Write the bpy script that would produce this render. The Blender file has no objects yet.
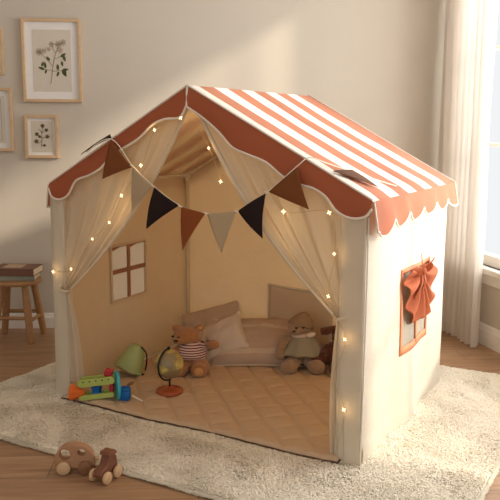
import bpy, bmesh, math, random
from mathutils import Vector, Matrix, noise
random.seed(7)
PI=math.pi; sin=math.sin; cos=math.cos
COL=bpy.context.scene.collection
FL=-0.02                       # floor level; rug top is about z=0
TX,TY,YAW=-0.8899,3.4403,-0.5045
def TW(x,y,z=0.0):             # tent frame -> world
    c,s=cos(YAW),sin(YAW); return Vector((TX+x*c-y*s, TY+x*s+y*c, z))
def lerp(a,b,t): return a+(b-a)*t
def nz(x,y,z=0,s=1.0): return noise.noise(Vector((x*s,y*s,z*s)))
def crv(pts,n=8):
    """catmull-rom through pts"""
    P=[Vector(p) for p in pts]; out=[]
    for i in range(len(P)-1):
        p0=P[max(i-1,0)];p1=P[i];p2=P[i+1];p3=P[min(i+2,len(P)-1)]
        for k in range(n):
            t=k/n
            out.append(0.5*((2*p1)+(p2-p0)*t+(2*p0-5*p1+4*p2-p3)*t*t+(3*p1-p0-3*p2+p3)*t**3))
    out.append(P[-1]); return out
# ---------------------------------------------------------------- materials
def newmat(name):
    m=bpy.data.materials.new(name); m.use_nodes=True; nt=m.node_tree
    for n in list(nt.nodes):
        if n.type!='OUTPUT_MATERIAL': nt.nodes.remove(n)
    return m,nt,[n for n in nt.nodes if n.type=='OUTPUT_MATERIAL'][0]
def N(nt,t,**k):
    n=nt.nodes.new(t)
    for a,b in k.items():
        if a in n.inputs.keys() if isinstance(a,str) else False: n.inputs[a].default_value=b
        else: setattr(n,a,b)
    return n
def c4(c): return (c[0]**2.2 if False else c[0],c[1],c[2],1)
def srgb(r,g,b):
    f=lambda v: ((v/255+0.055)/1.055)**2.4 if v/255>0.04045 else v/255/12.92
    return (f(r),f(g),f(b),1)
def mul(c,k): return (c[0]*k,c[1]*k,c[2]*k,1)
def plain(name,col,rough=.6,var=.12,vs=8,bump=0,bs=60,metal=0,spec=.3,sheen=0):
    m,nt,out=newmat(name)
    b=N(nt,'ShaderNodeBsdfPrincipled'); b.inputs['Roughness'].default_value=rough; b.inputs['Metallic'].default_value=metal
    b.inputs['Specular IOR Level'].default_value=spec
    if sheen: b.inputs['Sheen Weight'].default_value=sheen
    tc=N(nt,'ShaderNodeTexCoord'); no=N(nt,'ShaderNodeTexNoise'); no.inputs['Scale'].default_value=vs; no.inputs['Detail'].default_value=4
    mx=N(nt,'ShaderNodeMix',data_type='RGBA'); mx.inputs[6].default_value=mul(col,1-var); mx.inputs[7].default_value=mul(col,1+var)
    nt.links.new(tc.outputs['Object'],no.inputs['Vector']); nt.links.new(no.outputs['Fac'],mx.inputs[0]); nt.links.new(mx.outputs[2],b.inputs['Base Color'])
    if bump:
        n2=N(nt,'ShaderNodeTexNoise'); n2.inputs['Scale'].default_value=bs; n2.inputs['Detail'].default_value=3
        bp=N(nt,'ShaderNodeBump'); bp.inputs['Strength'].default_value=bump; bp.inputs['Distance'].default_value=.004
        nt.links.new(tc.outputs['Object'],n2.inputs['Vector']); nt.links.new(n2.outputs['Fac'],bp.inputs['Height']); nt.links.new(bp.outputs[0],b.inputs['Normal'])
    nt.links.new(b.outputs[0],out.inputs[0]); return m
def cloth(name,col,tcol=None,mix=.35,var=.05,weave=.25,stripes=None,crease=.3):
    """woven cotton: diffuse + translucent, fine weave and soft creases"""
    m,nt,out=newmat(name); L=nt.links.new
    tc=N(nt,'ShaderNodeTexCoord')
    no=N(nt,'ShaderNodeTexNoise'); no.inputs['Scale'].default_value=5; L(tc.outputs['Object'],no.inputs['Vector'])
    mx=N(nt,'ShaderNodeMix',data_type='RGBA'); mx.inputs[6].default_value=mul(col,1-var); mx.inputs[7].default_value=mul(col,1+var); L(no.outputs['Fac'],mx.inputs[0])
    colout=mx.outputs[2]
    if stripes:
        axis,off,per,duty,c2,clampv=stripes
        sp=N(nt,'ShaderNodeSeparateXYZ'); L(tc.outputs['Object'],sp.inputs[0])
        v=sp.outputs[axis]
        def M(op,a,b=None):
            n=N(nt,'ShaderNodeMath',operation=op)
            if hasattr(a,'type') and not isinstance(a,(int,float)): L(a,n.inputs[0])
            else: n.inputs[0].default_value=a
            if b is not None: n.inputs[1].default_value=b
            return n.outputs[0]
        v=M('MINIMUM',v,clampv); v=M('ADD',v,off); v=M('MULTIPLY',v,1/per); v=M('FRACT',v)
        n=N(nt,'ShaderNodeMath',operation='LESS_THAN'); L(v,n.inputs[0]); n.inputs[1].default_value=duty
        m2=N(nt,'ShaderNodeMix',data_type='RGBA'); L(n.outputs[0],m2.inputs[0]); L(colout,m2.inputs[6]); m2.inputs[7].default_value=c2
        colout=m2.outputs[2]
    d=N(nt,'ShaderNodeBsdfPrincipled'); d.inputs['Roughness'].default_value=.85; d.inputs['Specular IOR Level'].default_value=.15
    L(colout,d.inputs['Base Color'])
    wv=N(nt,'ShaderNodeTexNoise'); wv.inputs['Scale'].default_value=350; L(tc.outputs['Object'],wv.inputs['Vector'])
    cr=N(nt,'ShaderNodeTexNoise'); cr.inputs['Scale'].default_value=9; cr.inputs['Detail'].default_value=3; cr.inputs['Distortion'].default_value=.6; L(tc.outputs['Object'],cr.inputs['Vector'])
    b1=N(nt,'ShaderNodeBump'); b1.inputs['Strength'].default_value=weave; b1.inputs['Distance'].default_value=.0015; L(wv.outputs['Fac'],b1.inputs['Height'])
    b2=N(nt,'ShaderNodeBump'); b2.inputs['Strength'].default_value=crease; b2.inputs['Distance'].default_value=.02; L(cr.outputs['Fac'],b2.inputs['Height']); L(b1.outputs[0],b2.inputs['Normal'])
    L(b2.outputs[0],d.inputs['Normal'])
    if mix>0:
        t=N(nt,'ShaderNodeBsdfTranslucent')
        if tcol: 
            mt=N(nt,'ShaderNodeMix',data_type='RGBA',blend_type='MULTIPLY'); mt.inputs[0].default_value=1; L(colout,mt.inputs[6]); mt.inputs[7].default_value=tcol; L(mt.outputs[2],t.inputs['Color'])
        else: L(colout,t.inputs['Color'])
        L(b2.outputs[0],t.inputs['Normal'])
        ms=N(nt,'ShaderNodeMixShader'); ms.inputs[0].default_value=mix; L(d.outputs[0],ms.inputs[1]); L(t.outputs[0],ms.inputs[2]); L(ms.outputs[0],out.inputs[0])
    else: L(d.outputs[0],out.inputs[0])
    return m
def wood(name,c1,c2,scale=6,rough=.5,axis=(1,1,8)):
    m,nt,out=newmat(name); L=nt.links.new
    tc=N(nt,'ShaderNodeTexCoord'); mp=N(nt,'ShaderNodeMapping'); mp.inputs['Scale'].default_value=axis; L(tc.outputs['Object'],mp.inputs[0])
    no=N(nt,'ShaderNodeTexNoise'); no.inputs['Scale'].default_value=scale; no.inputs['Detail'].default_value=6; no.inputs['Distortion'].default_value=.8; L(mp.outputs[0],no.inputs['Vector'])
    mx=N(nt,'ShaderNodeMix',data_type='RGBA'); mx.inputs[6].default_value=c1; mx.inputs[7].default_value=c2; L(no.outputs['Fac'],mx.inputs[0])
    b=N(nt,'ShaderNodeBsdfPrincipled'); b.inputs['Roughness'].default_value=rough; L(mx.outputs[2],b.inputs['Base Color'])
    bp=N(nt,'ShaderNodeBump'); bp.inputs['Strength'].default_value=.1; bp.inputs['Distance'].default_value=.002; L(no.outputs['Fac'],bp.inputs['Height']); L(bp.outputs[0],b.inputs['Normal'])
    L(b.outputs[0],out.inputs[0]); return m
def emis(name,col,s):
    m,nt,out=newmat(name); e=N(nt,'ShaderNodeEmission'); e.inputs[0].default_value=col; e.inputs[1].default_value=s
    nt.links.new(e.outputs[0],out.inputs[0]); return m
def floor_mat():
    m,nt,out=newmat('oak_planks'); L=nt.links.new
    tc=N(nt,'ShaderNodeTexCoord'); mp=N(nt,'ShaderNodeMapping'); mp.inputs['Rotation'].default_value=(0,0,-.07); L(tc.outputs['Object'],mp.inputs[0])
    br=N(nt,'ShaderNodeTexBrick'); br.offset=.37; br.inputs['Scale'].default_value=1; br.inputs['Brick Width'].default_value=1.5; br.inputs['Row Height'].default_value=.19
    br.inputs['Mortar Size'].default_value=.0018; br.inputs['Mortar Smooth'].default_value=.3; br.inputs['Color1'].default_value=srgb(166,130,98); br.inputs['Color2'].default_value=srgb(180,143,108); br.inputs['Mortar'].default_value=srgb(120,84,58)
    L(mp.outputs[0],br.inputs['Vector'])
    m2=N(nt,'ShaderNodeMapping'); m2.inputs['Scale'].default_value=(1.2,14,1); L(mp.outputs[0],m2.inputs[0])
    no=N(nt,'ShaderNodeTexNoise'); no.inputs['Scale'].default_value=3; no.inputs['Detail'].default_value=7; no.inputs['Distortion'].default_value=.5; L(m2.outputs[0],no.inputs['Vector'])
    cr=N(nt,'ShaderNodeValToRGB'); cr.color_ramp.elements[0].position=.3; cr.color_ramp.elements[0].color=(.72,.68,.64,1); cr.color_ramp.elements[1].position=.7; cr.color_ramp.elements[1].color=(1.1,1.1,1.1,1); L(no.outputs['Fac'],cr.inputs[0])
    mx=N(nt,'ShaderNodeMix',data_type='RGBA',blend_type='MULTIPLY'); mx.inputs[0].default_value=1; L(br.outputs['Color'],mx.inputs[6]); L(cr.outputs[0],mx.inputs[7])
    b=N(nt,'ShaderNodeBsdfPrincipled'); b.inputs['Roughness'].default_value=.42; b.inputs['Specular IOR Level'].default_value=.4; L(mx.outputs[2],b.inputs['Base Color'])
    bp=N(nt,'ShaderNodeBump'); bp.inputs['Strength'].default_value=.15; bp.inputs['Distance'].default_value=.002; L(no.outputs['Fac'],bp.inputs['Height']); L(bp.outputs[0],b.inputs['Normal'])
    L(b.outputs[0],out.inputs[0]); return m
def globe_mat():
    m,nt,out=newmat('globe_print'); L=nt.links.new
    tc=N(nt,'ShaderNodeTexCoord'); no=N(nt,'ShaderNodeTexNoise'); no.inputs['Scale'].default_value=16; no.inputs['Detail'].default_value=5; L(tc.outputs['Object'],no.inputs['Vector'])
    cr=N(nt,'ShaderNodeValToRGB'); e=cr.color_ramp.elements; e[0].position=.0; e[0].color=srgb(124,108,78); e[1].position=.5; e[1].color=srgb(142,126,92)
    a=e.new(.54); a.color=srgb(176,150,70); a=e.new(.62); a.color=srgb(206,190,120); a=e.new(.70); a.color=srgb(120,130,60)
    L(no.outputs['Fac'],cr.inputs[0]); b=N(nt,'ShaderNodeBsdfPrincipled'); b.inputs['Roughness'].default_value=.3; L(cr.outputs[0],b.inputs['Base Color']); L(b.outputs[0],out.inputs[0]); return m
def sheer_mat(name,col,transp=.3):
    m,nt,out=newmat(name); L=nt.links.new
    d=N(nt,'ShaderNodeBsdfDiffuse'); d.inputs[0].default_value=col; t=N(nt,'ShaderNodeBsdfTranslucent'); t.inputs[0].default_value=col
    tr=N(nt,'ShaderNodeBsdfTransparent'); a=N(nt,'ShaderNodeMixShader'); a.inputs[0].default_value=.55; L(d.outputs[0],a.inputs[1]); L(t.outputs[0],a.inputs[2])
    b=N(nt,'ShaderNodeMixShader'); b.inputs[0].default_value=transp; L(a.outputs[0],b.inputs[1]); L(tr.outputs[0],b.inputs[2]); L(b.outputs[0],out.inputs[0]); return m

CREAM=srgb(234,225,207); WARM=(1.0,.84,.62,1)
M={}
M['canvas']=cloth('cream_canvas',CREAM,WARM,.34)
M['canvas_in']=cloth('bounce_lit_canvas',srgb(222,202,172),(1,.84,.6,1),.30)  # tan of light bounced inside the tent is put into the colour
M['drape']=cloth('drape_cotton',srgb(224,214,192),(1,.9,.7,1),.40,crease=.2)
M['sleeve']=cloth('sleeve_canvas',srgb(220,207,184),None,.12)
M['roof']=cloth('striped_roof_canvas',srgb(192,130,104),(1,.82,.6,1),.22,stripes=('Y',.065,.228,.48,srgb(244,238,226),1.05),crease=.12)
M['valance']=cloth('terracotta_valance',srgb(192,122,94),None,.2,crease=.15)
M['lining']=cloth('roof_lining',srgb(236,226,206),(1,.97,.9,1),.7)
M['gable_flap']=cloth('shaded_gable_cloth',srgb(174,98,68),None,.14,crease=.15)  # browner than the valance; shade on the front is put into the colour
M['piping']=plain('piping_cotton',srgb(235,224,208),.8)
M['pole']=plain('pole_wood',srgb(205,188,160),.6)
M['hem']=plain('hem_cotton',srgb(214,198,172),.8)
M['trim_brown']=plain('window_trim_brown',srgb(150,104,78),.8)
M['orange']=cloth('orange_muslin',srgb(184,104,72),None,.2,crease=.4)
M['orange_trim']=plain('orange_trim',srgb(214,136,98),.8)
M['sheer_grey']=cloth('grey_sheer',srgb(196,188,172),None,.4,stripes=('Y',0,.025,.12,srgb(160,150,134),9))
M['pane']=sheer_mat('window_gauze',srgb(240,230,214),.45)
M['quilt']=cloth('quilt_cotton',srgb(200,172,142),None,0,crease=.25)
M['quilt_edge']=plain('quilt_binding',srgb(96,74,56),.9)
M['pillow']=cloth('taupe_linen_pillow',srgb(184,160,140),None,0,crease=.5,stripes=('Y',.3,.17,.16,srgb(198,178,158),9))
M['pillow2']=cloth('taupe_cushion',srgb(190,166,144),None,0,crease=.5)
M['pillow3']=cloth('pale_grey_cushion',srgb(206,190,174),None,0,crease=.5)
M['wall']=plain('wall_paint',srgb(204,194,178),.9,var=.02,bump=.05,bs=150)
M['white_trim']=plain('white_trim_paint',srgb(238,232,222),.5,var=.02)
M['ceiling']=plain('ceiling_paint',srgb(235,230,222),.9,var=.02)
M['floor']=floor_mat()
M['curtain']=sheer_mat('linen_curtain',srgb(238,232,224),.10)
M['rug_base']=plain('rug_backing',srgb(226,216,198),.95,var=.05,vs=20,bump=.6,bs=90)
M['rug_pile']=plain('rug_wool',srgb(246,235,214),.95,var=.07,vs=4,spec=.05)
M['frame']=wood('ash_frame',srgb(222,190,150),srgb(196,160,118))
M['mat_board']=plain('mat_board',srgb(236,232,226),.9,var=.01)
M['paper']=plain('art_paper',srgb(214,204,186),.9,var=.03)
M['leaf']=plain('print_leaf_green',srgb(92,98,66),.9,var=.3,vs=40)
M['stem']=plain('print_stem',srgb(122,110,84),.9)
M['petal']=plain('print_petal',srgb(188,170,150),.9,var=.1,vs=60)
M['leaf_dark']=plain('print_leaf_brown',srgb(104,88,62),.9,var=.3,vs=40)
M['line']=plain('print_line_grey',srgb(150,158,164),.9)
M['stool']=wood('stool_pine',srgb(182,138,92),srgb(152,108,66))
M['book1']=plain('brown_book_cover',srgb(120,84,66),.5)
M['book1b']=plain('tan_cover_art',srgb(190,160,130),.5)
M['book2']=plain('grey_green_cover',srgb(150,150,134),.5)
M['pages']=plain('book_pages',srgb(228,210,186),.8)
M['fur_brown']=plain('honey_plush',srgb(170,116,68),.95,var=.25,vs=60,bump=1,bs=260,sheen=.4)
M['fur_pad']=plain('honey_plush_light',srgb(204,152,96),.95,var=.1,vs=60,bump=.6,bs=260)
M['fur_grey']=plain('grey_brown_plush',srgb(158,128,100),.95,var=.2,vs=60,bump=1,bs=260,sheen=.4)
M['fur_dark']=plain('chestnut_plush',srgb(92,50,32),.95,var=.35,vs=40,bump=1,bs=200,sheen=.3)
M['hat']=plain('taupe_knit_hat',srgb(146,122,96),.95,var=.2,vs=60,bump=1,bs=180)
M['dress']=cloth('sage_linen_dress',srgb(150,142,122),None,0,crease=.4)
M['scarf']=cloth('pale_scarf',srgb(214,196,178),None,0,crease=.4)
M['stripe']=cloth('striped_knit',srgb(214,196,184),None,0,stripes=('Z',.0,.0135,.45,srgb(120,36,46),9),crease=.1)
M['black']=plain('black_plastic',srgb(24,22,22),.35,var=.05)
M['eye']=plain('black_eye',srgb(16,12,12),.15,var=.02,spec=.6)
M['globe']=globe_mat()
M['globe_base']=wood('cherry_base',srgb(176,88,44),srgb(150,70,34),rough=.35)
M['bucket']=plain('pale_green_plastic',srgb(166,178,118),.5,var=.08)
M['tgreen']=plain('lime_plastic',srgb(176,190,100),.45)
M['tteal']=plain('teal_plastic',srgb(70,176,190),.4)
M['tblue']=plain('blue_plastic',srgb(24,104,178),.4)
M['torange']=plain('orange_plastic',srgb(226,110,40),.5)
M['tred']=plain('red_plastic',srgb(190,52,60),.45)
M['twhite']=plain('white_plastic',srgb(232,222,204),.5)
M['beech']=wood('toy_beech',srgb(188,144,108),srgb(164,118,84),rough=.55)
M['beech_l']=wood('toy_maple',srgb(216,180,138),srgb(198,158,116),rough=.55)
M['walnut']=wood('toy_walnut',srgb(136,84,58),srgb(108,64,44),rough=.55)
M['wheel_d']=wood('toy_oak',srgb(150,104,66),srgb(126,84,52),rough=.55)
M['flag_rust']=cloth('rust_felt',srgb(150,82,44),None,.12,crease=.15)
M['flag_brown']=cloth('brown_felt',srgb(134,80,46),None,.12,crease=.15)
M['flag_black']=cloth('espresso_felt',srgb(44,32,30),None,.03,crease=.15)
M['flag_beige']=cloth('beige_felt',srgb(206,188,156),None,.35,crease=.15)
M['flag_taupe']=cloth('taupe_felt',srgb(104,74,58),None,.1,crease=.15)
M['cord']=plain('cotton_cord',srgb(238,228,210),.8)
M['wire']=plain('copper_wire',srgb(190,160,110),.4)
M['bulb']=emis('warm_bulb',(1,.70,.34,1),5)
# ---------------------------------------------------------------- mesh builder
class MB:
    def __init__(s): s.v=[]; s.f=[]; s.smooth=True
    def add(s,vs,fs):
        o=len(s.v); s.v+= [Vector(v) for v in vs]; s.f+=[tuple(i+o for i in f) for f in fs]; return s
    def grid(s,fn,nu,nv,wrapu=False):
        vs=[fn(i/nu,j/nv) for j in range(nv+1) for i in range(nu+(0 if wrapu else 1))]
        w=nu+(0 if wrapu else 1); fs=[]
        for j in range(nv):
            for i in range(nu):
                a=j*w+i; b=j*w+(i+1)%w; fs.append((a,b,b+w,a+w))
        return s.add(vs,fs)
    def tube(s,pts,r,n=8,caps=True):
        P=[Vector(p) for p in pts]; rr=r if isinstance(r,(list,tuple)) else [r]*len(P)
        vs=[]; fs=[]; t0=(P[1]-P[0]).normalized(); up=Vector((0,0,1)) if abs(t0.z)<.9 else Vector((1,0,0))
        nrm=t0.cross(up).normalized()
        for i,p in enumerate(P):
            t=(P[min(i+1,len(P)-1)]-P[max(i-1,0)]).normalized()
            nrm=(nrm-t*nrm.dot(t)).normalized(); b=t.cross(nrm)
            for k in range(n):
                a=2*PI*k/n; vs.append(p+(nrm*cos(a)+b*sin(a))*rr[i])
        for i in range(len(P)-1):
            for k in range(n):
                a=i*n+k; b=i*n+(k+1)%n; fs.append((a,b,b+n,a+n))
        if caps: fs.append(tuple(range(n))[::-1]); fs.append(tuple(range((len(P)-1)*n,len(P)*n)))
        return s.add(vs,fs)
    def ell(s,c,r,rot=None,nu=20,nv=12):
        R=rot or Matrix.Identity(3); c=Vector(c); r=(r,r,r) if isinstance(r,(int,float)) else r
        vs=[c+R@Vector((0,0,-r[2]))]; 
        for j in range(1,nv):
            th=-PI/2+PI*j/nv
            for i in range(nu):
                a=2*PI*i/nu; vs.append(c+R@Vector((r[0]*cos(th)*cos(a),r[1]*cos(th)*sin(a),r[2]*sin(th))))
        vs.append(c+R@Vector((0,0,r[2]))); fs=[]
        for i in range(nu): fs.append((0,1+(i+1)%nu,1+i))
        for j in range(nv-2):
            for i in range(nu):
                a=1+j*nu+i; b=1+j*nu+(i+1)%nu; fs.append((a,b,b+nu,a+nu))
        l=len(vs)-1; o=1+(nv-2)*nu
        for i in range(nu): fs.append((o+i,o+(i+1)%nu,l))
        return s.add(vs,fs)
    def box(s,c,d,R=None):
        R=R or Matrix.Identity(3); c=Vector(c); h=[x/2 for x in d]
        vs=[c+R@Vector((x*h[0],y*h[1],z*h[2])) for x in(-1,1) for y in(-1,1) for z in(-1,1)]
        return s.add(vs,[(0,1,3,2),(4,6,7,5),(0,4,5,1),(2,3,7,6),(0,2,6,4),(1,5,7,3)])
    def prism(s,poly,t,fn=None):
        """2-D polygon (u,v) extruded 0..t ; fn maps (u,v,w)->Vector"""
        fn=fn or (lambda u,v,w: Vector((u,w,v))); n=len(poly)
        vs=[fn(u,v,0) for u,v in poly]+[fn(u,v,t) for u,v in poly]
        fs=[tuple(range(n)),tuple(range(2*n-1,n-1,-1))]+[(i,i+n,(i+1)%n+n,(i+1)%n) for i in range(n)]
        return s.add(vs,fs)
    def lathe(s,prof,n=28,c=(0,0,0),R=None):
        R=R or Matrix.Identity(3); c=Vector(c); vs=[];fs=[]
        for r,z in prof:
            for k in range(n): a=2*PI*k/n; vs.append(c+R@Vector((r*cos(a),r*sin(a),z)))
        for j in range(len(prof)-1):
            for k in range(n):
                a=j*n+k;b=j*n+(k+1)%n; fs.append((a,b,b+n,a+n))
        fs.append(tuple(range(n))[::-1]); fs.append(tuple(range((len(prof)-1)*n,len(prof)*n)))
        return s.add(vs,fs)
    def build(s,name,mat,parent=None,smooth=True,bevel=0,solid=0,loc=(0,0,0),rot=(0,0,0),sub=0,weld=False):
        me=bpy.data.meshes.new(name); me.from_pydata([tuple(v) for v in s.v],[],s.f); me.update()
        bm=bmesh.new(); bm.from_mesh(me)
        if weld: bmesh.ops.remove_doubles(bm,verts=bm.verts,dist=1e-5)
        bmesh.ops.recalc_face_normals(bm,faces=bm.faces); bm.to_mesh(me); bm.free()
        o=bpy.data.objects.new(name,me); COL.objects.link(o); me.materials.append(M[mat] if isinstance(mat,str) else mat)
        if smooth:
            for p in me.polygons: p.use_smooth=True
        o.location=loc; o.rotation_euler=rot
        if parent: o.parent=parent
        if solid: 
            q=o.modifiers.new('solid','SOLIDIFY'); q.thickness=solid; q.offset=0
        if bevel:
            q=o.modifiers.new('bevel','BEVEL'); q.width=bevel; q.segments=3; q.limit_method='ANGLE'; q.angle_limit=.6
            if smooth: me.set_sharp_from_angle(angle=.7)
        elif smooth: me.set_sharp_from_angle(angle=1.0)
        if sub:
            q=o.modifiers.new('sub','SUBSURF'); q.levels=sub; q.render_levels=sub
        return o
def thing(name,label,cat,loc=(0,0,0),rz=0,group=None):
    o=bpy.data.objects.new(name,None); o.empty_display_size=.05; COL.objects.link(o); o.location=loc; o.rotation_euler=(0,0,rz)
    o['label']=label; o['category']=cat
    if group: o['group']=group
    return o
def tag(o,label,cat,group=None,kind=None):
    o['label']=label; o['category']=cat
    if group: o['group']=group
    if kind: o['kind']=kind
    return o
def struct(o): o['kind']='structure'; return o
def fuse(mb,voxel,name,mat,parent,amp=0,smooth_it=6):
    """merge overlapping ellipsoids and tubes into one continuous plush skin"""
    o=mb.build(name,mat,parent)
    q=o.modifiers.new('r','REMESH'); q.mode='VOXEL'; q.voxel_size=voxel
    q2=o.modifiers.new('s','SMOOTH'); q2.factor=.6; q2.iterations=smooth_it
    bpy.context.view_layer.update()
    dg=bpy.context.evaluated_depsgraph_get(); me=bpy.data.meshes.new_from_object(o.evaluated_get(dg))
    o.modifiers.clear(); o.data=me; me.name=name
    for p in me.polygons: p.use_smooth=True
    if amp:
        for v in me.vertices:
            n=v.normal; v.co=v.co+n*amp*noise.noise(v.co*160)
    return o
def RX(a): return Matrix.Rotation(a,3,'X')
def RY(a): return Matrix.Rotation(a,3,'Y')
def RZ(a): return Matrix.Rotation(a,3,'Z')
# ================================================================ ROOM
BP=Vector((-1.588,4.679,0)); BA=.07; BT=Vector((cos(BA),sin(BA),0)); BN=Vector((sin(BA),-cos(BA),0))     # back wall, normal into room
RP=Vector((1.396,4.438,0)); RA=.25; RT=Vector((sin(RA),-cos(RA),0)); RN=Vector((-cos(RA),-sin(RA),0))      # right wall, s runs to the camera
CS=-.456; CT=2.878; H=2.95
def back(t,z,o=0): return BP+BT*t+BN*o+Vector((0,0,z))
def right(s_,z,o=0): return RP+RT*s_+RN*o+Vector((0,0,z))
def slab(mb,fn,a0,a1,z0,z1,o0,o1):
    P=[fn(a,z,o) for a in(a0,a1) for z in(z0,z1) for o in(o0,o1)]
    mb.add(P,[(0,1,3,2),(4,6,7,5),(0,4,5,1),(2,3,7,6),(0,2,6,4),(1,5,7,3)])
m=MB(); slab(m,back,-2.6,CT+.16,FL-.1,H,-.12,0); struct(m.build('wall_back','wall',smooth=False))
WS0,WS1,WZ0,WZ1=-.26,2.64,.45,2.62
m=MB(); slab(m,right,CS-.1,WS0,FL-.1,H,-.12,0); slab(m,right,WS1,6.2,FL-.1,H,-.12,0); slab(m,right,WS0,WS1,FL-.1,WZ0,-.12,0); slab(m,right,WS0,WS1,WZ1,H,-.12,0)
struct(m.build('wall_right','wall',smooth=False))
A=back(-2.6,0)
m=MB(); m.box((A.x-.05,1.4,(H+FL)/2),(.1,6.6,H-FL)); struct(m.build('wall_left','wall',smooth=False))
PLAN=[(v.x,v.y) for v in (back(-2.6,0,-.1),back(CT+.13,0,-.1),right(6.2,0,-.1),Vector((A.x-.1,-1.9,0)))]
m=MB(); m.prism(PLAN,.1,lambda u,v,w: Vector((u,v,FL-.1+w))); struct(m.build('floor','floor',smooth=False))
m=MB(); m.prism(PLAN,.1,lambda u,v,w: Vector((u,v,H+w))); struct(m.build('ceiling','ceiling',smooth=False))
def baseboard(fn,a0,a1,name,h=.085):
    prof=[(0,FL),(.016,FL),(.016,FL+h*.72),(.012,FL+h*.8),(.010,FL+h*.93),(.004,FL+h),(0,FL+h)]
    m=MB(); n=len(prof); vs=[fn(a,z,o) for a in(a0,a1) for o,z in prof]
    m.add(vs,[tuple(range(n)),tuple(range(2*n-1,n-1,-1))]+[(i,i+n,(i+1)%n+n,(i+1)%n) for i in range(n)])
    struct(m.build(name,'white_trim',smooth=False))
baseboard(back,-2.6,CT,'baseboard_back',.095); baseboard(right,CS,6.1,'baseboard_right',.125)
# window in the right wall
wf=thing('window_1','tall white framed window with small panes in the right wall behind the curtain','window',right(WS0,WZ0)); del wf['label']; del wf['category']; struct(wf)
def wbuild(mb,name,mat,**k):
    off=wf.location
    mb.v=[v-off for v in mb.v]; return mb.build(name,mat,wf,smooth=False,**k)
m=MB(); fw=.06
slab(m,right,WS0,WS0+fw,WZ0,WZ1,-.09,-.03); slab(m,right,WS1-fw,WS1,WZ0,WZ1,-.09,-.03); slab(m,right,WS0+fw,WS1-fw,WZ0,WZ0+fw,-.09,-.03); slab(m,right,WS0+fw,WS1-fw,WZ1-fw,WZ1,-.09,-.03)
wbuild(m,'window_frame','white_trim')
m=MB()
for z in (1.16,1.72): slab(m,right,WS0+fw,WS1-fw,z-.011,z+.011,-.075,-.045)
for q in (.46,1.19,1.92): slab(m,right,q-.011,q+.011,WZ0+fw,WZ1-fw,-.074,-.046)
wbuild(m,'muntin','white_trim')
m=MB(); slab(m,right,WS0-.05,WS1+.05,WZ0-.035,WZ0,-.03,.05); wbuild(m,'window_sill','white_trim',bevel=.006)
m=MB(); slab(m,right,WS0-.03,WS1+.03,WZ0-.1,WZ0-.035,0,.016); wbuild(m,'apron','white_trim')
# curtain
m=MB()
def cur(u,v):
    s_=lerp(-.40,.13,u); top=2.72
    z=lerp(.0,top,v)-.012
    ph=u*2*PI*8.5
    amp=.026+.01*sin(u*9)
    o=.10+amp*sin(ph+.6*nz(u*3,v*2))+.012*nz(u*7,v*4,3)
    s_+=.0*u+ .010*nz(u*5,v*3,9)+.008*cos(ph)
    return right(s_,z,o)-right(-.17,0,.10)
m.grid(cur,170,24)
cc=m.build('window_curtain','curtain',loc=right(-.17,0,.10))
tag(cc,'floor-length sheer cream curtain hanging beside the bright window','curtain')
m=MB(); m.tube([right(-.44,2.70,.10),right(2.2,2.70,.10)],.012); tag(m.build('curtain_rod','white_trim'),'white curtain rod above the window','curtain rod')
# ================================================================ PICTURES
def picture(t0,t1,z0,z1,label,art,fw=.018,matw=.05,depth=.024):
    o=thing('picture_frame',label,'framed picture',back((t0+t1)/2,z0,0),BA,'botanical prints on the wall')
    w=t1-t0; h=z1-z0   # local: x right, -y into room, z up
    m=MB()
    for (x0,x1,a,b) in ((-w/2,-w/2+fw,0,h),(w/2-fw,w/2,0,h),(-w/2+fw,w/2-fw,0,fw),(-w/2+fw,w/2-fw,h-fw,h)):
        m.box(((x0+x1)/2,-depth/2-.001,(a+b)/2),(x1-x0,depth,b-a))
    m.build('frame','frame',o,smooth=False,bevel=.002)
    m=MB(); m.box((0,-.006,h/2),(w-2*fw,.006,h-2*fw)); m.build('mat_board','mat_board',o,smooth=False)
    iw=w-2*fw-2*matw; ih=h-2*fw-2*matw
    if iw>0: 
        m=MB(); m.box((0,-.0098,h/2),(iw,.001,ih)); m.build('print','paper',o,smooth=False)
        art(o,iw,ih,h/2)
    return o
def leaf(mb,x,z,ang,l,w,y=-.0112):
    n=8; top=[];bot=[]
    for i in range(n+1):
        t=i/n; ww=w*sin(PI*t)**.8*(1-.3*t)
        top.append((t*l,ww/2)); bot.append((t*l,-ww/2))
    poly=[(x+a*cos(ang)-b*sin(ang),z+a*sin(ang)+b*cos(ang)) for a,b in top+bot[::-1][1:-1]]
    mb.prism(poly,.0006,lambda u,v,w_: Vector((u,y-w_,v)))
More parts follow.
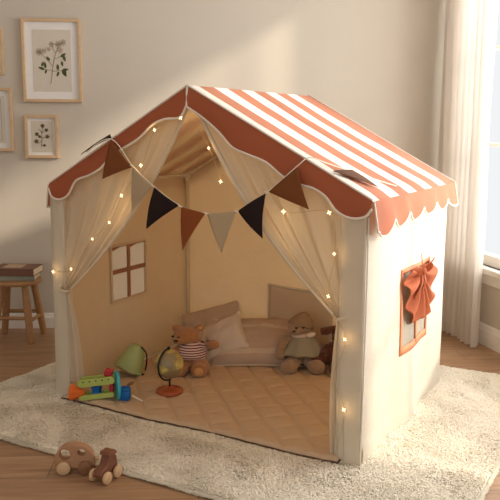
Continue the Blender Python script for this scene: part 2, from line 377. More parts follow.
def art_rose(o,iw,ih,cz):
    S=iw/.20
    def p(a,b): return (a*S,-.0112,cz+b*S)
    m=MB()
    for pts in ([(-.01,-.12),(.0,-.06),(.01,0),(.035,.08)],[(.005,-.03),(-.03,.01),(-.065,.045)],[(.012,.01),(.04,.02),(.06,.035)],[(.02,.04),(0,.08)],[(.03,.06),(.055,.09)],[(.0,-.05),(-.04,-.045)],[(.0,-.055),(.05,-.05)]):
        m.tube(crv([p(*q) for q in pts],5),.0011*S,5)
    m.build('drawn_stem','stem',o)
    m=MB()
    for (a,b,an,l) in ((-.04,-.045,2.8,.035),(-.03,-.045,-1.9,.025),(-.035,-.04,1.7,.035),(-.055,-.03,1.2,.028),(.05,-.05,-.9,.04),(.05,-.05,.2,.036),(.03,-.05,1.6,.034),(.035,-.055,-2,.03),(.045,.02,.6,.035),(.06,.03,-1.3,.035),(.05,.0,-1.4,.03),(-.01,.0,2.3,.03),(.06,-.04,-1.3,.04)):
        m=MB(); leaf(m,a*S,cz+b*S,an,l*S,l*.52*S); m.build('drawn_leaf','leaf',o,smooth=False)
    for (a,b,n,r) in ((-.065,.045,7,.022),(-.04,.05,5,.016),(.0,.085,6,.018),(.035,.085,7,.022),(.06,.095,6,.02),(.045,.055,6,.018),(-.015,.06,5,.013)):
        m=MB()
        for k in range(n): leaf(m,a*S,cz+b*S,2*PI*k/n+a*9,r*S,r*.7*S,-.0113)
        m.build('drawn_blossom','petal',o,smooth=False)
def art_sprig(o,iw,ih,cz):
    S=iw/.11
    m=MB()
    for pts in ([(-.005,-.055),(.0,-.02),(.0,.01),(.005,.05)],[(0,-.02),(-.02,-.035)],[(0,-.005),(-.028,.01)],[(0,-.01),(.028,.0)],[(.002,.02),(.025,.035)],[(.0,.02),(-.015,.04)],[(-.003,-.04),(.012,-.05)]):
        m.tube(crv([(a*S,-.0112,cz+b*S) for a,b in pts],5),.0011*S,5)
    m.build('drawn_stem','leaf_dark',o)
    m=MB()
    for (a,b,r) in ((-.028,-.025,.013),(-.025,.012,.012),(.028,.0,.012),(.024,.033,.011),(-.012,.0,.009),(.005,.055,.012),(.012,-.045,.009)):
        m=MB()
        for k in range(5): leaf(m,a*S,cz+b*S,2*PI*k/5+b*30,r*S,r*.8*S)
        m.build('drawn_leaf','leaf_dark',o,smooth=False)
def art_line(o,iw,ih,cz):
    m=MB()
    for x in (-iw*.36,iw*.36): m.box((x,-.0112,cz),(.003,.001,ih*.86))
    for z in (-ih*.43,ih*.43): m.box((0,-.0112,cz+z),(iw*.72,.001,.003))
    m.build('ruled_border','line',o,smooth=False)
    m=MB(); m.tube([(0,-.0112,cz-ih*.3),(.004,-.0112,cz),(-.005,-.0112,cz+ih*.25)],.0014,5); 
    m.build('drawn_stem','leaf_dark',o)
picture(.209,.562,1.395,1.885,'largest framed print: a flowering branch with green leaves, wide white mat, ash frame',art_rose,matw=.045)
picture(.208,.410,1.057,1.318,'small ash frame with a dark sprig print, below the largest frame',art_sprig,matw=.018)
picture(-.11,.140,1.098,1.477,'medium frame with ruled border print, cut off at the left edge, lower of two',art_line,matw=.03)
picture(-.12,.101,1.554,1.83,'framed print barely in view at the left edge, upper of the two cut-off frames',art_line,matw=.03)
# ================================================================ RUG
rug=thing('area_rug','thick cream shaggy wool rug lying under the play tent','rug',TW(.79,.43,FL),YAW)
RX0,RX1,RY0,RY1=-.38-.79,1.96-.79,-.49-.43,1.355-.43
def edge(x,y):
    d=min(x-RX0,RX1-x,y-RY0,RY1-y); return d
def rugz(x,y):
    d=edge(x,y); k=min(1,max(0,d/.02)); return .003+.010*(k*(2-k))+.0035*nz(x*9,y*9,1)+.003*nz(x*26,y*26,5)*k
m=MB()
def rb(u,v):
    x=lerp(RX0,RX1,u)+.006*nz(v*20,u*20,2); y=lerp(RY0,RY1,v)+.006*nz(u*22,v*22,7); return Vector((x,y,rugz(lerp(RX0,RX1,u),lerp(RY0,RY1,v))))
m.grid(rb,230,180)
n0=len(m.v)
m.add([(RX0,RY0,.0),(RX1,RY0,.0),(RX1,RY1,.0),(RX0,RY1,.0)],[(0,1,2,3)])
m.build('backing','rug_base',rug)
vs=[];fs=[]
rnd=random.Random(3)
def tuft(x,y,k=1):
    z=rugz(min(max(x,RX0),RX1),min(max(y,RY0),RY1))-.002
    a=rnd.uniform(0,2*PI)*.5+2*PI*nz(x*4,y*4,11); l=rnd.uniform(.010,.017)*k; h=rnd.uniform(.007,.014)
    if edge(x,y)<.012:   # hang over the edge
        cxm=(x)/RX1; cym=(y)/RY1
        a=math.atan2(cym if abs(cym)>abs(cxm) else 0, cxm if abs(cxm)>=abs(cym) else 0)+rnd.uniform(-.8,.8); h*=.5
    w=rnd.uniform(.0022,.0042); ca,sa=cos(a),sin(a); px,py=-sa*w,ca*w; o=len(vs)
    vs.extend([(x-px,y-py,z),(x+px,y+py,z),(x+ca*l*.5+px*.8,y+sa*l*.5+py*.8,z+h*.8),(x+ca*l*.5-px*.8,y+sa*l*.5-py*.8,z+h*.8),(x+ca*l,y+sa*l,z+h*.75)])
    fs.append((o,o+1,o+2,o+3)); fs.append((o+3,o+2,o+4))
cnt=0
while cnt<125000:
    x=rnd.uniform(RX0,RX1); y=rnd.uniform(RY0,RY1)
    lx,ly=x+.79,y+.43
    if .04<lx<1.46 and .02<ly<1.05: continue      # under the tent mat
    if ly>1.1 and lx<1.2 and rnd.random()<.7: continue
    tuft(x,y); cnt+=1
for k in range(5000):
    tuft(rnd.uniform(RX0,RX1),RY0+rnd.uniform(0,.008)); 
for k in range(4000):
    tuft(RX1-rnd.uniform(0,.008),rnd.uniform(RY0,RY1)); tuft(rnd.uniform(RX0,RX1),RY1-rnd.uniform(0,.008)); tuft(RX0+rnd.uniform(0,.008),rnd.uniform(RY0,RY1))
m=MB(); m.v=[Vector(v) for v in vs]; m.f=fs
pl=MB(); pl.v=m.v; pl.f=m.f
me=bpy.data.meshes.new('pile'); me.from_pydata(vs,[],fs); me.materials.append(M['rug_pile']); po=bpy.data.objects.new('pile',me); COL.objects.link(po); po.parent=rug; po['kind']='stuff'
# ================================================================ TENT
tent=thing('play_tent','cream canvas house-shaped play tent with orange striped roof standing on the rug','play tent',(TX,TY,0),YAW)
W,D,HE,HA=1.5,1.08,1.0,1.41
X0,X1,YF,YB=.010,1.53,-.03,1.11
def roofz(x): return HA+.008-(HA+.008-1.005)*((.75-x)/(.75-X0) if x<.75 else (x-.75)/(X1-.75))
# poles
m=MB()
def pole(a,b,name='pole',r=.011):
    m=MB(); m.tube([a,b],r,12); return m.build(name,'pole',tent)
for x in (.016,W-.022):
    for y in (.018,D-.02): pole((x,y,.0),(x,y,HE-.012))
pole((.75,.0,HA-.022),(.75,D,HA-.022)); 
for x in (.016,W-.022): pole((x,.018,HE-.014),(x,D-.02,HE-.014))
for y in (.018,D-.02):
    pole((.016,y,HE-.014),(.75,y,HA-.022)); pole((W-.022,y,HE-.014),(.75,y,HA-.022))
for (x,z) in ((.016,.62),): 
    m=MB(); m.tube([(.016,D-.02,.60),(.016,D-.02,.69)],.015,12); m.build('pole_connector','sleeve',tent)
m=MB(); m.tube([(.016,D-.02,HE-.05),(.016,D-.02,HE-.003)],.018,12); m.tube([(.016,D-.02,HE-.014),(.016,D-.075,HE-.014)],.017,12); m.tube([(.016,D-.02,HE-.014),(.06,D-.02,HE+.01)],.017,12); m.build('pole_connector','sleeve',tent)
# right wall with window hole
WY0,WY1,WZa,WZb=.425,.80,.325,.665
def lines(a,b,marks,step):
    pts=sorted([a,b]+marks); out=[]
    for p,q in zip(pts,pts[1:]):
        n=max(1,round((q-p)/step)); out+= [p+(q-p)*k/n for k in range(n)]
    return out+[b]
def wall_grid(m,fn,ys,zs,hole):
    w=len(ys); vs=[fn(y,z) for z in zs for y in ys]; fs=[]
    for j in range(len(zs)-1):
        for i in range(len(ys)-1):
            yc=(ys[i]+ys[i+1])/2; zc=(zs[j]+zs[j+1])/2
            if hole and hole[0]<yc<hole[1] and hole[2]<zc<hole[3]: continue
            fs.append((j*w+i,j*w+i+1,(j+1)*w+i+1,(j+1)*w+i))
    m.add(vs,fs)
def rwall(y,z):
    e=sin(PI*min(1,max(0,y/D)))
    k=1-z
    x=W+.006+.010*e*nz(y*3,z*1.2,4)*2+.010*k*e*sin(y*13+.8*sin(z*3))*k+.004*nz(y*9,z*2.2,8)
    if z<.05: x+=.006
    return Vector((x,y,z))
m=MB(); wall_grid(m,rwall,lines(0,D+.01,[WY0,WY1],.02),lines(-.004,HE,[WZa,WZb],.025),(WY0,WY1,WZa,WZb)); m.build('side_wall','canvas',tent)
# left wall
LY0,LY1,LZ0,LZ1=.392,.668,.37,.648
def lwall(y,z):
    e=sin(PI*min(1,max(0,y/D))); k=1-z
    return Vector((-.004-.03*(1-z)*0+.012*e*nz(y*2.5,z*2,14)+.010*e*k*sin(y*11+2*z),y,z))
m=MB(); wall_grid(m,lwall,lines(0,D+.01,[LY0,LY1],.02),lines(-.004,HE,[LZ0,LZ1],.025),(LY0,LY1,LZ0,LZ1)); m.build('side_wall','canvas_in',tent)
# back wall
m=MB()
def bwall(u,v):
    x=lerp(0,W,u); top=HE+(HA-HE)*(1-abs(x-.75)/.75)-.004
    z=lerp(-.004,top,v)
    return Vector((x,D+.004+.010*sin(PI*u)*nz(x*2,z*2,21)+.006*sin(x*8+z*2)*sin(PI*u)*(1-v),z))
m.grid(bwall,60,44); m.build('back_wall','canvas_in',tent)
# back pocket
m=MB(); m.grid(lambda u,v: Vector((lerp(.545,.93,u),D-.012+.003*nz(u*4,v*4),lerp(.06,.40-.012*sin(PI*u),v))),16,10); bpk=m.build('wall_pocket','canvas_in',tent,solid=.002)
m=MB(); m.tube([(lerp(.545,.93,u/12),D-.014,.40-.012*sin(PI*u/12)) for u in range(13)],.005,6); m.tube([(.545,D-.014,.06),(.545,D-.014,.40)],.004,6); m.build('hem','hem',bpk)
# roof panels
def roofpanel(side):
    m=MB()
    def f(u,v):
        y=lerp(YF,YB,u); x=lerp(.75,X1 if side>0 else X0,v)
        z=roofz(x)-.010*sin(PI*v)*sin(PI*u)+.005*nz(x*3,y*3,31)*sin(PI*v)+.0025*nz(x*10,y*8,3)*sin(PI*min(1,v*1.2))
        if v>.95: z-=(v-.95)*.15
        return Vector((x,y,z))
    m.grid(f,70,44); return m.build('roof_panel','roof',tent)
roofpanel(1); roofpanel(-1)
for sd_ in (1,-1):
    m=MB()
    def f(u,v):
        y=lerp(.005,D-.01,u); x=lerp(.75,W-.02 if sd_>0 else .022,v)
        return Vector((x,y,roofz(x)-.022-.014*sin(PI*v)*sin(PI*u)+.004*nz(x*5,y*5,41)))
    m.grid(f,30,20); m.build('roof_lining','lining',tent)
# valances with scallops, right and left eave
def valance(side):
    x=X1 if side>0 else X0-.012
    cps=[(YF,.895),(.0,.893),(.03,.882),(.075,.880),(.11,.892),(.16,.912),(.20,.900),(.236,.888),(.28,.896),(.335,.918),(.385,.905),(.43,.892),(.48,.902),(.535,.920),(.58,.906),(.626,.896),(.68,.904),(.735,.922),(.785,.910),(.83,.896),(.88,.906),(.93,.922),(.98,.908),(1.04,.896),(YB,.90)]
    C=crv([(a,b,0) for a,b in cps],5)
    m=MB()
    def f(u,v):
        k=u*(len(C)-1); i=min(int(k),len(C)-2); p=C[i].lerp(C[i+1],k-i)
        z=lerp(1.0,p.y+(p.y-.903)*.55,v); wav=sin((p.x-.075)*2*PI/.19)
        return Vector((x+side*(.004+.016*v+.006*v*wav),p.x,z))
    m.grid(f,len(C)-1,8); o=m.build('valance','valance',tent)
    m=MB(); m.tube([f(i/(len(C)-1),1) for i in range(len(C))],.0042,6)
    m.tube([f(1,v/6) for v in range(7)],.0035,6); m.tube([f(0,v/6) for v in range(7)],.0035,6)
    m.build('piping','piping',o)
valance(1); valance(-1)
# gable flaps
LP=[(.75,1.335),(.72,1.292),(.651,1.285),(.587,1.262),(.515,1.208),(.431,1.165),(.37,1.13),(.315,1.078),(.248,1.045),(.168,1.018),(.119,.955),(.066,.931),(.024,.944),(.009,.98)]
RPf=[(.75,1.335),(.827,1.29),(.905,1.233),(.964,1.18),(1.03,1.155),(1.108,1.127),(1.172,1.08),(1.243,1.05),(1.304,1.038),(1.356,1.011),(1.40,.962),(1.452,.938),(1.505,.945),(1.53,.975)]
def flap(P,side):
    C=crv([(a,b,0) for a,b in P],6)
    m=MB()
    def f(u,v):
        k=u*(len(C)-1); i=min(int(k),len(C)-2); p=C[i].lerp(C[i+1],k-i)
        zt=roofz(max(X0,min(X1,p.x)))-.003; z=lerp(zt,p.y,v)
        y=YF-.004-.014*v-.006*sin(PI*v)+.006*v*sin(p.x*17)
        return Vector((p.x,y,z))
    m.grid(f,len(C)-1,10); o=m.build('gable_flap','gable_flap',tent)
    m=MB(); m.tube([f(i/(len(C)-1),1) for i in range(len(C))],.0048,7); m.build('piping','piping',o)
    m=MB(); m.tube([f(i/(len(C)-1),0)+Vector((0,-.002,.003)) for i in range(len(C))],.004,7); m.build('edge_piping','piping',o)
flap(LP,-1); flap(RPf,1)
m=MB(); m.tube([(.75,YF-.008,HA+.006),(.752,YF-.016,1.335)],.005,7); m.build('seam_piping','piping',tent)
m=MB(); m.tube([(X0,YB,1.0),(.75,YB,HA+.012),(X1+.002,YB,1.0)],.004,7); m.build('seam_piping','piping',tent)
# back gable flap strip
m=MB(); m.grid(lambda u,v: Vector((lerp(X0,X1,u),YB,roofz(lerp(X0,X1,u))-v*.09)),40,3); m.build('gable_flap','gable_flap',tent)
# front post sleeves
def sleeve(xa,xb,ya,yb,bow,bulge):
    m=MB()
    def f(u,v):
        a=2*PI*u; ca,sa=cos(a),sin(a); sg=lambda t:math.copysign(abs(t)**.32,t)
        z=lerp(-.006,.985,v)
        w=(xb-xa)/2*(1+bulge*(1-v)); x=(xa+xb)/2+w*sg(ca)+bow*sin(PI*v); y=(ya+yb)/2+(yb-ya)/2*sg(sa)
        x+=.003*nz(u*3,z*4,2); y+=.003*nz(u*3,z*5,6)+.004*sin((x-xa)*95+1.5*sin(z*3.1))*(1 if sa<0 else 0)
        return Vector((x,y,z))
    m.grid(f,32,40,wrapu=True); return m.build('post_sleeve','sleeve',tent)
sleeve(-.022,.062,-.022,.032,0.004,.03)
sleeve(1.402,1.503,-.026,.030,.002,.05)
m=MB(); m.tube([(1.508,-.018,0),(1.511,-.018,.3),(1.512,-.016,.6),(1.51,-.014,.94)],.0035,7); m.build('corner_piping','piping',tent)
# front drapes
def drape(side):
    mx=lambda x: x if side<0 else 1.5-x
    TIE=(.066,.515) if side<0 else (.086,.56)
    NF=5.3 if side<0 else 4.7
    def f(u,v):
        # u: 0 outer edge -> 1 inner edge, v: 0 top -> 1 tie
        xt=lerp(.03,.748,u); zt=1.0+(HA-.018-1.0)*(xt/.75)-.012
        P0=Vector((xt,0,zt)); P2=Vector((TIE[0]-.022+.034*u,0,TIE[1]-.012*u+.006)); C=(P0+P2)/2+Vector((.07*u,0,-.085*u))
        P=P0*(1-v)**2+C*2*v*(1-v)+P2*v*v
        wd=1-v
        amp=.014*min(1,.25+2.2*v)*(.45+.55*wd)
        y=.006+amp*sin(u*2*PI*NF+1.2*v+1.5*nz(u*2,v*1.3,3*side))+.006*sin(u*2*PI*NF*2.1+v*2)*v*wd+.01*nz(u*3,v*2,7)*wd
        y-=.020*v*v*(1-.3*u)
        return Vector((mx(P.x),y-.006,P.z))
    m=MB(); m.grid(f,120,50); o=m.build('door_drape','drape',tent)
    m=MB(); m.tube([f(1,i/50)+Vector((0,-.003,0)) for i in range(50)],[.006+.005*sin(PI*min(1,i/40)) for i in range(50)],10); m.build('hem','hem',o)
    # lower part below the tie
    TB=TIE[1]
    def g(u,v):
        if side<0: xb=lerp(.045,.15,u); z1=.075
        else: xb=lerp(.04,.110,u); z1=.0
        k=v**.7
        x=lerp(TIE[0]-.02+.034*u,xb,k) + (.018*sin(PI*v)*(u-.3)); z=lerp(TB,z1+.0*u,v)
        y=-.016+.012*sin(u*2*PI*2.6+v)*(.4+.6*v)+.02*v*(side<0)
        return Vector((mx(x),y,z))
    m=MB(); m.grid(g,44,30); m.build('drape_tail','drape',tent)
    m=MB(); t=TIE; m.tube(crv([(mx(t[0]-.036),.0,t[1]+.012),(mx(t[0]-.02),-.036,t[1]+.004),(mx(t[0]+.008),-.038,t[1]-.004),(mx(t[0]+.018),-.006,t[1]-.006)],5),.006,8); m.build('tieback','hem',tent)
drape(-1); drape(1)
# left window: gauze, muntins, trim
def frame_rect(m,fix,a0,a1,b0,b1,w,t,ax='x'):
    for (p,q,r,s_) in ((a0-w,a1+w,b0-w,b0),(a0-w,a1+w,b1,b1+w),(a0-w,a0,b0,b1),(a1,a1+w,b0,b1)): m.box((fix,(p+q)/2,(r+s_)/2),(t,q-p,s_-r))
lw=lwall((LY0+LY1)/2,.5).x
m=MB(); frame_rect(m,lw,LY0,LY1,LZ0,LZ1,.012,.012); wl=m.build('tent_window','canvas_in',tent,smooth=False)
m=MB(); m.box((lw-.003,(LY0+LY1)/2,(LZ0+LZ1)/2),(.001,LY1-LY0,LZ1-LZ0)); m.build('pane','pane',wl,smooth=False)
m=MB(); m.box((lw+.002,.527,(LZ0+LZ1)/2),(.006,.022,LZ1-LZ0)); m.box((lw+.003,(LY0+LY1)/2,.518),(.006,LY1-LY0,.022)); m.build('muntin','trim_brown',wl,smooth=False)
m=MB(); 
for k in range(2):
    a,b=(LY0,.527) if k==0 else (.527,LY1)
    m.add([(lw+.003,a,LZ1),(lw+.003,b,LZ1),(lw+.003,b,LZ1-.006),(lw+.003,(a+b)/2,LZ1-.004),(lw+.003,a,LZ1-.022)],[(0,1,2,3,4)])
m.build('rolled_blind','trim_brown',wl,smooth=False)
# right window
rwx=lambda y,z: rwall(y,z).x
m=MB()
def strip(m,p,q,w,o=.003):
    """flat cloth band following the wall"""
    (y0,z0),(y1,z1)=p,q; n=10; L=math.hypot(y1-y0,z1-z0); ny,nz_=-(z1-z0)/L*w/2,(y1-y0)/L*w/2
    m.grid(lambda u,v: Vector((rwall(lerp(y0,y1,u),lerp(z0,z1,u)).x+o,lerp(y0,y1,u)+ny*(2*v-1),lerp(z0,z1,u)+nz_*(2*v-1))),n,1)
for p,q in (((WY0-.012,WZa),(WY1+.012,WZa)),((WY0-.012,WZb),(WY1+.012,WZb)),((WY0,WZa-.012),(WY0,WZb+.012)),((WY1,WZa-.012),(WY1,WZb+.012))):
    strip(m,p,q,.020 if p[1]!=WZa or q[1]!=WZa else .034)
wr=m.build('tent_window','orange_trim',tent,solid=.004)
m=MB(); strip(m,((WY0+WY1)/2,WZa),((WY0+WY1)/2,WZb),.022,.006); m.build('muntin','orange_trim',wr,solid=.003)
m=MB(); m.grid(lambda u,v: Vector((rwall(lerp(WY0,WY1,u),lerp(WZa,WZb,v)).x-.001,lerp(WY0,WY1,u),lerp(WZa,WZb,v))),18,18); m.build('pane','sheer_grey',wr)
# orange bow curtain
K=Vector((W+.040,.555,.655))
Bd=crv([(0,.445,.672),(0,.405,.63),(0,.435,.55),(0,.455,.49),(0,.50,.44),(0,.60,.43),(0,.68,.42),(0,.75,.43),(0,.80,.48),(0,.825,.56),(0,.83,.64),(0,.80,.675)],8)
m=MB()
def fan(u,v):
    k=u*(len(Bd)-1); i=min(int(k),len(Bd)-2); p=Bd[i].lerp(Bd[i+1],k-i)
    vv=v**.85
    fold=sin(u*2*PI*7+1.5*sin(u*9))
    P=K.lerp(Vector((W+.03,p.y,p.z)),vv); P.x+=.016*fold*sin(PI*min(1,v*.62+.05))+.006*sin(PI*v)
    P.z+=.010*fold*v*v; P.y=lerp(P.y,K.y+.02,.16*sin(PI*v)); P.z-=.008*sin(PI*v); return P
m.grid(fan,130,24); bw=m.build('window_swag','orange',tent,solid=.003)
m=MB()
for sg in (-1,1):
    def loop(u,v):
        a=2*PI*u; l=.075; c=Vector((K.x+.012,K.y+sg*l*(1-cos(a))*.55,K.z+.018*sin(a)+.012*(1-cos(a))*.4))
        return c+Vector(((v-.5)*.045*(.35+.65*(1-cos(a))/2),0,(v-.5)*.012))
    m.grid(loop,28,5)
for sg in (-1,1):
    m.grid(lambda u,v: Vector((K.x+.01+.012*sin(v*5),K.y+sg*(.012+.035*v)+(u-.5)*(.012+.025*v),K.z-.13*v+.006*sin(u*6))),5,10)
m.ell(K+Vector((.012,0,0)),(.018,.02,.018)); m.tube([K+Vector((.01,0,.01)),K+Vector((.004,.004,.075))],.002,6)
m.build('bow','orange',bw)
# ================================================================ QUILT
q=thing('floor_quilt','tan diamond-quilted play mat spread over the tent floor','quilt',(TX,TY,0),YAW)
QX0,QX1,QY0,QY1=.045,1.43,-.052,1.055
def qz(x,y):
    a=(x+y*.95)/.165; b=(x-y*.95)/.165
    da=abs(a-round(a)); db=abs(b-round(b))
    g=min(da,db+.055); return .010+.011*(1-math.exp(-g*11))+.003*nz(x*6,y*6,4)+.0016*nz(x*25,y*25,9)
m=MB(); 
def qf(u,v):
    x=lerp(QX0,QX1,u); y=lerp(QY0,QY1,v)+(.006*sin(x*9)+.004*nz(x*8,0))*(1-v); e=min(u*(QX1-QX0),(1-u)*(QX1-QX0),v*(QY1-QY0),(1-v)*(QY1-QY0)); k=min(1,e/.02)
    return Vector((x,y,qz(x,y)*(.25+.75*k*(2-k))))
m.grid(qf,280,230); m.build('quilted_top','quilt',q)
m=MB(); m.tube([qf(i/80,0)+Vector((0,-.002,-.0015)) for i in range(81)],.0038,6); m.tube([qf(0,i/60) for i in range(61)],.0035,6); m.tube([qf(1,i/60) for i in range(61)],.0035,6); m.tube([qf(i/80,1) for i in range(81)],.0035,6)
m.add([qf(0,0)-Vector((0,0,.006)),qf(1,0)-Vector((0,0,.006)),qf(1,1)-Vector((0,0,.006)),qf(0,1)-Vector((0,0,.006))],[(0,1,2,3)])
m.build('binding','quilt_edge',q)
# ================================================================ PILLOWS
def pillow(name,label,loc,rot,w,h,t,mat,grp='cushions in the tent'):
    o=thing(name,label,'pillow',loc,0,grp); o.rotation_euler=rot
    m=MB()
    def f(sgn):
        def g(u,v):
            a=2*u-1;b=2*v-1
            pin=1-.07*(1-a*a)**1 if False else 1
            x=w/2*a*(1-.06*(1-abs(b)**2)*0-.05*(1-b*b)*abs(a)); y=h/2*b*(1-.06*(1-a*a)*abs(b))
            k=max(0,(1-a**2))**.45*max(0,(1-b**2))**.45
            z=sgn*(t/2*k)+.012*nz(a*2.3,b*2.3,w*9)*k+.004*nz(a*8,b*7,3)*k
            return Vector((x,y,z))
        return g
    m.grid(f(1),50,40); m.grid(f(-1),50,40)
    m.build('cushion',mat,o,weld=True)
    m=MB(); g=f(1); path=[g(i/24,0) for i in range(25)]+[g(1,i/24) for i in range(1,25)]+[g(1-i/24,1) for i in range(1,25)]+[g(0,1-i/24) for i in range(1,25)]
    m.tube(path,.0035,6); m.build('piping','hem',o)
    for sx,sy in ((-1,1),(1,1)):
        m=MB(); m.ell((sx*w/2*.985,sy*h/2*.985,0),(.012,.012,.009)); m.build('corner_tuft','hem',o)
    return o
c=TW(.565,.90,.108); pillow('linen_pillow','large striped taupe linen pillow between the bear and the hooded plush toy',c,(.50,-.03,-.08),.48,.35,.16,'pillow')
c=TW(.25,.95,.112); pillow('linen_pillow','square taupe pillow leaning in the corner behind the bear in a striped jumper',c,(.85,-.30,-.15),.36,.32,.11,'pillow2')
c=TW(.405,.79,.132); pillow('linen_pillow','smallest, pale grey pillow propped beside the striped bear against the large pillow',c,(.75,-.42,-.05),.27,.23,.10,'pillow3')
# ================================================================ PLUSH TOYS (local: x right, -y to viewer, z up)
# honey bear
b=thing('teddy_bear','honey-brown teddy bear in a red and white striped jumper behind the globe','teddy bear',(-.290,3.715,.014),.0)
m=MB()
m.ell((-.005,.05,.085),(.062,.055,.078),RX(-.35)); m.ell((-.028,.062,.205),(.062,.058,.058)); m.ell((-.058,.018,.192),(.030,.030,.024))
m.ell((.030,.075,.252),(.022,.013,.022)); m.ell((-.075,.07,.252),(.022,.013,.022))
m.tube([(.04,.05,.14),(.065,.04,.155),(.088,.02,.168)],[.028,.026,.027],12); m.ell((.092,.012,.172),.028)
m.tube([(-.055,.04,.13),(-.08,.01,.11),(-.085,-.02,.085)],[.026,.024,.022],12); m.ell((-.085,-.025,.082),.024)
m.tube([(.02,.03,.05),(.04,-.02,.05),(.035,-.06,.042)],[.045,.042,.036],14); m.ell((.034,-.072,.045),(.037,.028,.043))
m.tube([(-.03,.03,.045),(-.045,-.02,.04),(-.05,-.055,.038)],[.042,.036,.032],14); m.ell((-.052,-.062,.04),(.033,.026,.038))
fuse(m,.0045,'body','fur_brown',b,.0015)
m=MB()
prof=lambda v: [(.050,.0),(.066,.02),(.068,.045),(.062,.075),(.050,.10),(.034,.115)][v]
m.lathe([(.060,-.038),(.0675,-.028),(.0700,-.005),(.067,.022),(.058,.048),(.046,.064)],30,(-.007,.048,.105),RX(-.30))
m.tube([(.035,.05,.14),(.055,.043,.151),(.072,.034,.159)],[.034,.033,.031],14,caps=False)
m.build('jumper','stripe',b)
for q_ in ((-.060,.0095,.2135),(-.088,.03,.213)):
    m=MB(); m.ell(q_,.0062); m.build('eye','eye',b)
m=MB(); m.ell((-.070,-.012,.200),(.010,.007,.007)); m.build('nose','eye',b)
for q_,r_ in (((.034,-.0945,.046),(.022,.008,.026)),((-.053,-.0835,.041),(.018,.007,.022))):
    m=MB(); m.ell(q_,r_); m.build('paw_pad','fur_pad',b)
m=MB(); m.ell((.030,.064,.252),(.012,.006,.013)); m.build('inner_ear','fur_pad',b)
b.scale=(1.16,1.08,.86)
# grey plush in hat and dress
b=thing('plush_mouse','grey-brown plush toy in a pointed hood and sage dress leaning at the back','plush toy',(.272,3.775,.016),.02)
m=MB()
m.ell((0,.05,.11),(.045,.042,.07)); m.ell((-.008,.055,.212),(.050,.046,.046)); m.ell((-.030,.015,.203),(.024,.024,.020))
m.tube([(-.04,.05,.155),(-.078,.03,.13),(-.090,.0,.085)],[.022,.021,.020],12); m.ell((-.088,-.004,.078),(.022,.022,.026))
m.tube([(.04,.05,.15),(.066,.04,.12),(.078,.02,.09)],[.02,.02,.018],12)
m.tube([(-.02,.04,.05),(-.035,-.01,.045),(-.05,-.05,.032)],[.034,.031,.030],14); m.ell((-.056,-.066,.038),(.037,.030,.038),RZ(.3))
m.tube([(.025,.04,.05),(.04,-.01,.045),(.05,-.05,.032)],[.034,.031,.030],14); m.ell((.054,-.066,.038),(.036,.030,.038),RZ(-.3))
fuse(m,.0045,'body','fur_grey',b,.0015)
m=MB(); R=RY(.06)
def dr(u,v):
    a=2*PI*u; r=lerp(.036,.090,v**.9); r2=lerp(.034,.066,v**.9); w=1+.07*sin(a*9)*v
    return Vector((.008+r*w*cos(a),.045-.02*v+r2*w*sin(a),lerp(.178,.082,v)))
m.grid(dr,60,14,wrapu=True); m.build('dress','dress',b,solid=.003)
m=MB(); m.tube([dr(i/60,1) for i in range(61)],.0025,6); m.build('dress_hem','hat',b)
m=MB()
prof=[(.056,.0),(.055,.018),(.049,.036),(.038,.053),(.025,.068),(.012,.080),(.001,.085)]
m.lathe(prof,26,(-.004,.062,.208),RX(-.08)@RY(.22)); m.build('pointed_hood','hat',b,sub=1)
m=MB(); m.lathe([(.036,-.012),(.044,-.003),(.046,.006),(.040,.014)],24,(.004,.048,.172),RY(-.15)); m.prism([(.0,.0),(.055,.028),(.062,-.004),(.02,-.02)],.01,lambda u,v,w: Vector((u+.0,.005+w-.01,v+.185))); m.build('scarf','scarf',b,sub=1)
for q_ in ((-.024,.0035,.222),(.004,.0085,.222)):
    m=MB(); m.ell(q_,.0058); m.build('eye','eye',b)
m=MB(); m.ell((-.034,-.008,.207),(.007,.005,.005)); m.build('nose','eye',b)
b.scale=(1.28,1.12,1.0)
# dark bunny
b=thing('plush_rabbit','dark chestnut plush rabbit slumped half behind the right drape','plush toy',(.425,3.75,.016),-.1)
m=MB()
m.ell((.02,.05,.075),(.06,.055,.075)); m.ell((.045,.06,.185),(.05,.048,.048)); m.ell((.02,.02,.172),(.026,.028,.022))
m.tube([(.05,.06,.215),(.01,.05,.215),(-.03,.035,.205),(-.062,.03,.203)],[.014,.017,.022,.020],12)
m.tube([(.07,.06,.215),(.10,.05,.215),(.12,.04,.19)],[.014,.018,.018],12)
m.tube([(-.02,.05,.06),(-.055,.02,.055),(-.082,-.005,.05)],[.036,.033,.030],12); m.ell((-.086,-.01,.05),(.030,.028,.034))
m.tube([(.03,.02,.04),(.03,-.03,.036),(.02,-.07,.034)],[.036,.032,.030],12); m.ell((.016,-.08,.035),(.032,.026,.034))
m.tube([(-.02,.045,.12),(-.045,.02,.10),(-.05,-.01,.085)],[.02,.019,.018],12)
fuse(m,.0045,'body','fur_dark',b,.002)
m=MB(); m.ell((.016,.012,.197),.0055); m.build('eye','eye',b)
m=MB(); m.ell((.012,-.008,.18),(.008,.005,.006)); m.build('nose','eye',b)
